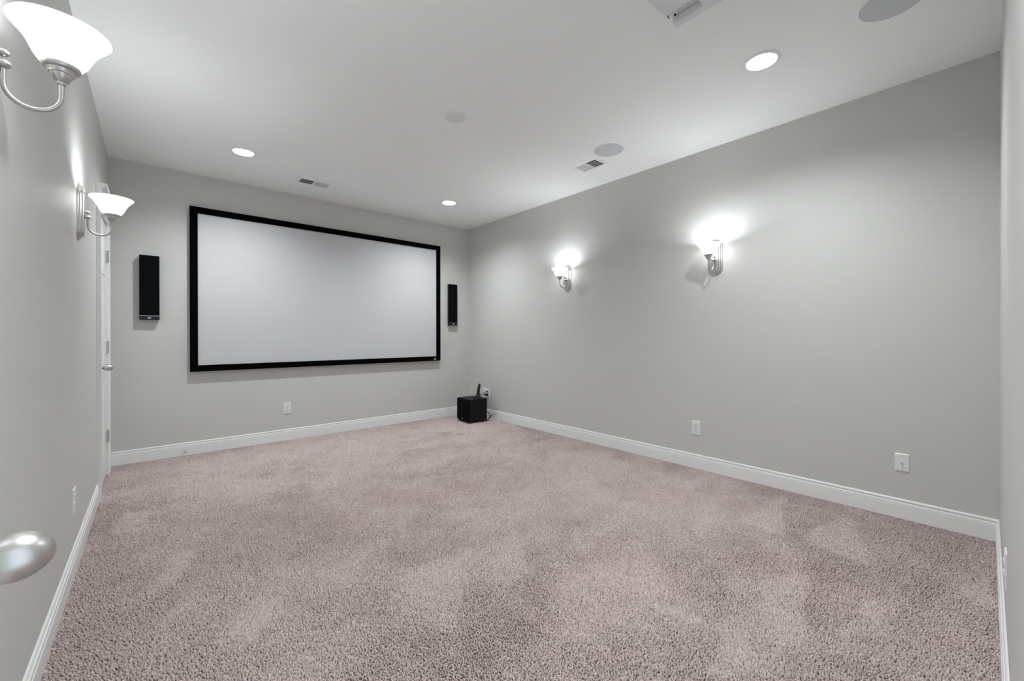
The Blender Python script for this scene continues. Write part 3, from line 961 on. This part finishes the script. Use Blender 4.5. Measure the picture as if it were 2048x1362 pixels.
gx, gy, gz = 3.325, 4.530, 0.316
gd = thing('wireless_receiver', 'small black upright antenna unit standing on the subwoofer', 'receiver', (gx, gy, gz), -0.62)
bm = B()
loft(bm, [[(-0.060, -0.036), (0.040, -0.036), (0.040, 0.036), (-0.060, 0.036)], [(-0.060, -0.036), (0.040, -0.036), (0.040, 0.036), (-0.060, 0.036)], [(-0.024, -0.030), (0.032, -0.030), (0.032, 0.030), (-0.024, 0.030)], [(-0.018, -0.026), (0.026, -0.026), (0.026, 0.026), (-0.018, 0.026)]], [0, -0.010, -0.034, -0.055])
for v in bm.verts:
    v.co = Vector((v.co.x, v.co.z, -v.co.y))
obj('base', bm, M['black_plastic'], gd)
bm = B()
path = [(0.000, 0, 0.045), (0.004, 0, 0.085), (0.010, 0, 0.125), (0.018, 0, 0.165), (0.022, 0, 0.182), (0.023, 0, 0.189)]
tube(bm, path, [0.0220, 0.0210, 0.0195, 0.0175, 0.0130, 0.0055], 16)
for v in bm.verts:
    v.co.y *= 1.5
obj('antenna_blade', bm, M['black_plastic'], gd, True, 60)
bm = B(); box2(bm, (0.016, -0.008, 0.040), (0.034, 0.008, 0.054), 0.002); obj('socket', bm, M['gloss_black'], gd)

# power cord of the receiver: plug in the wall plate, lead to the unit
pc = thing('power_adapter', 'black plug and thin lead running from the wall plate to the receiver', 'power cord', (XR-0.0085, 4.612, 0.328), RZ['right'])
bm = B(); box2(bm, (-0.016, -0.052, -0.016), (0.016, 0.0, 0.014), 0.004, 2); obj('plug_body', bm, M['black_plastic'], pc)
inv = Matrix.Translation((XR-0.0085, 4.612, 0.328)) @ Matrix.Rotation(RZ['right'], 4, 'Z')
inv = inv.inverted()
def loc_pts(pts): return [inv @ Vector(p) for p in pts]
bm = B()
tube(bm, smooth_path(loc_pts([(XR-0.060, 4.612, 0.327), (XR-0.095, 4.600, 0.340), (XR-0.120, 4.575, 0.330), (XR-0.150, 4.545, 0.352), (gx+0.028, gy+0.002, gz+0.047)]), 8), 0.0028, 8)
obj('lead', bm, M['black_plastic'], pc, True)
p2 = thing('upper_plug', 'slim black plug in the upper socket of the wall plate', 'plug', (XR-0.0085, 4.612, 0.3675), RZ['right'])
bm = B(); tube(bm, [(0, 0, 0.001), (0, -0.012, 0.001), (0, -0.030, 0.000), (0, -0.045, -0.004)], [0.0085, 0.0085, 0.006, 0.003], 10); obj('plug_body', bm, M['black_plastic'], p2, True)
inv = (Matrix.Translation((XR-0.0085, 4.612, 0.3675)) @ Matrix.Rotation(RZ['right'], 4, 'Z')).inverted()
bm = B()
tube(bm, smooth_path(loc_pts([(XR-0.052, 4.612, 0.3640), (XR-0.085, 4.610, 0.350), (XR-0.118, 4.612, 0.310), (XR-0.120, 4.640, 0.25), (XR-0.110, 4.66, 0.12), (XR-0.10, 4.65, 0.055)]), 8), 0.0026, 8)
obj('lead', bm, M['black_plastic'], p2, True)

sb_ = thing('signal_cable', 'black looped cable on the carpet behind the subwoofer', 'cable', (3.40, 4.50, 0.012))
inv = Matrix.Translation((3.40, 4.50, 0.012)).inverted()
bm = B()
tube(bm, smooth_path(loc_pts([(3.386, 4.46, 0.135), (3.415, 4.44, 0.125), (3.445, 4.43, 0.095), (3.440, 4.43, 0.055), (3.420, 4.43, 0.025), (3.395, 4.43, 0.019), (3.420, 4.44, 0.020),
                              (3.465, 4.43, 0.045), (3.478, 4.42, 0.075), (3.460, 4.41, 0.080), (3.440, 4.41, 0.060), (3.420, 4.42, 0.028), (3.395, 4.47, 0.018)]), 8), 0.0036, 8)
obj('cord', bm, M['black_plastic'], sb_, True)

# =================================================================== BASEBOARD DOOR STOP
t = thing('door_stop', 'small chrome door stop on the back baseboard below the left speaker', 'door stop', (0.229, YB-BT, 0.047))
bm = B()
mt = Matrix.Rotation(PI/2, 4, 'X')
lathe(bm, [(0, 0), (0.011, 0), (0.011, 0.003), (0.006, 0.006), (0.0045, 0.008), (0.0045, 0.045), (0, 0.045)], 16, mt); obj('stem', bm, M['chrome'], t, True, 40)
bm = B(); lathe(bm, [(0, 0.044), (0.0085, 0.044), (0.010, 0.048), (0.010, 0.056), (0.007, 0.060), (0, 0.061)], 16, mt); obj('bumper_tip', bm, M['rubber'], t, True, 40)
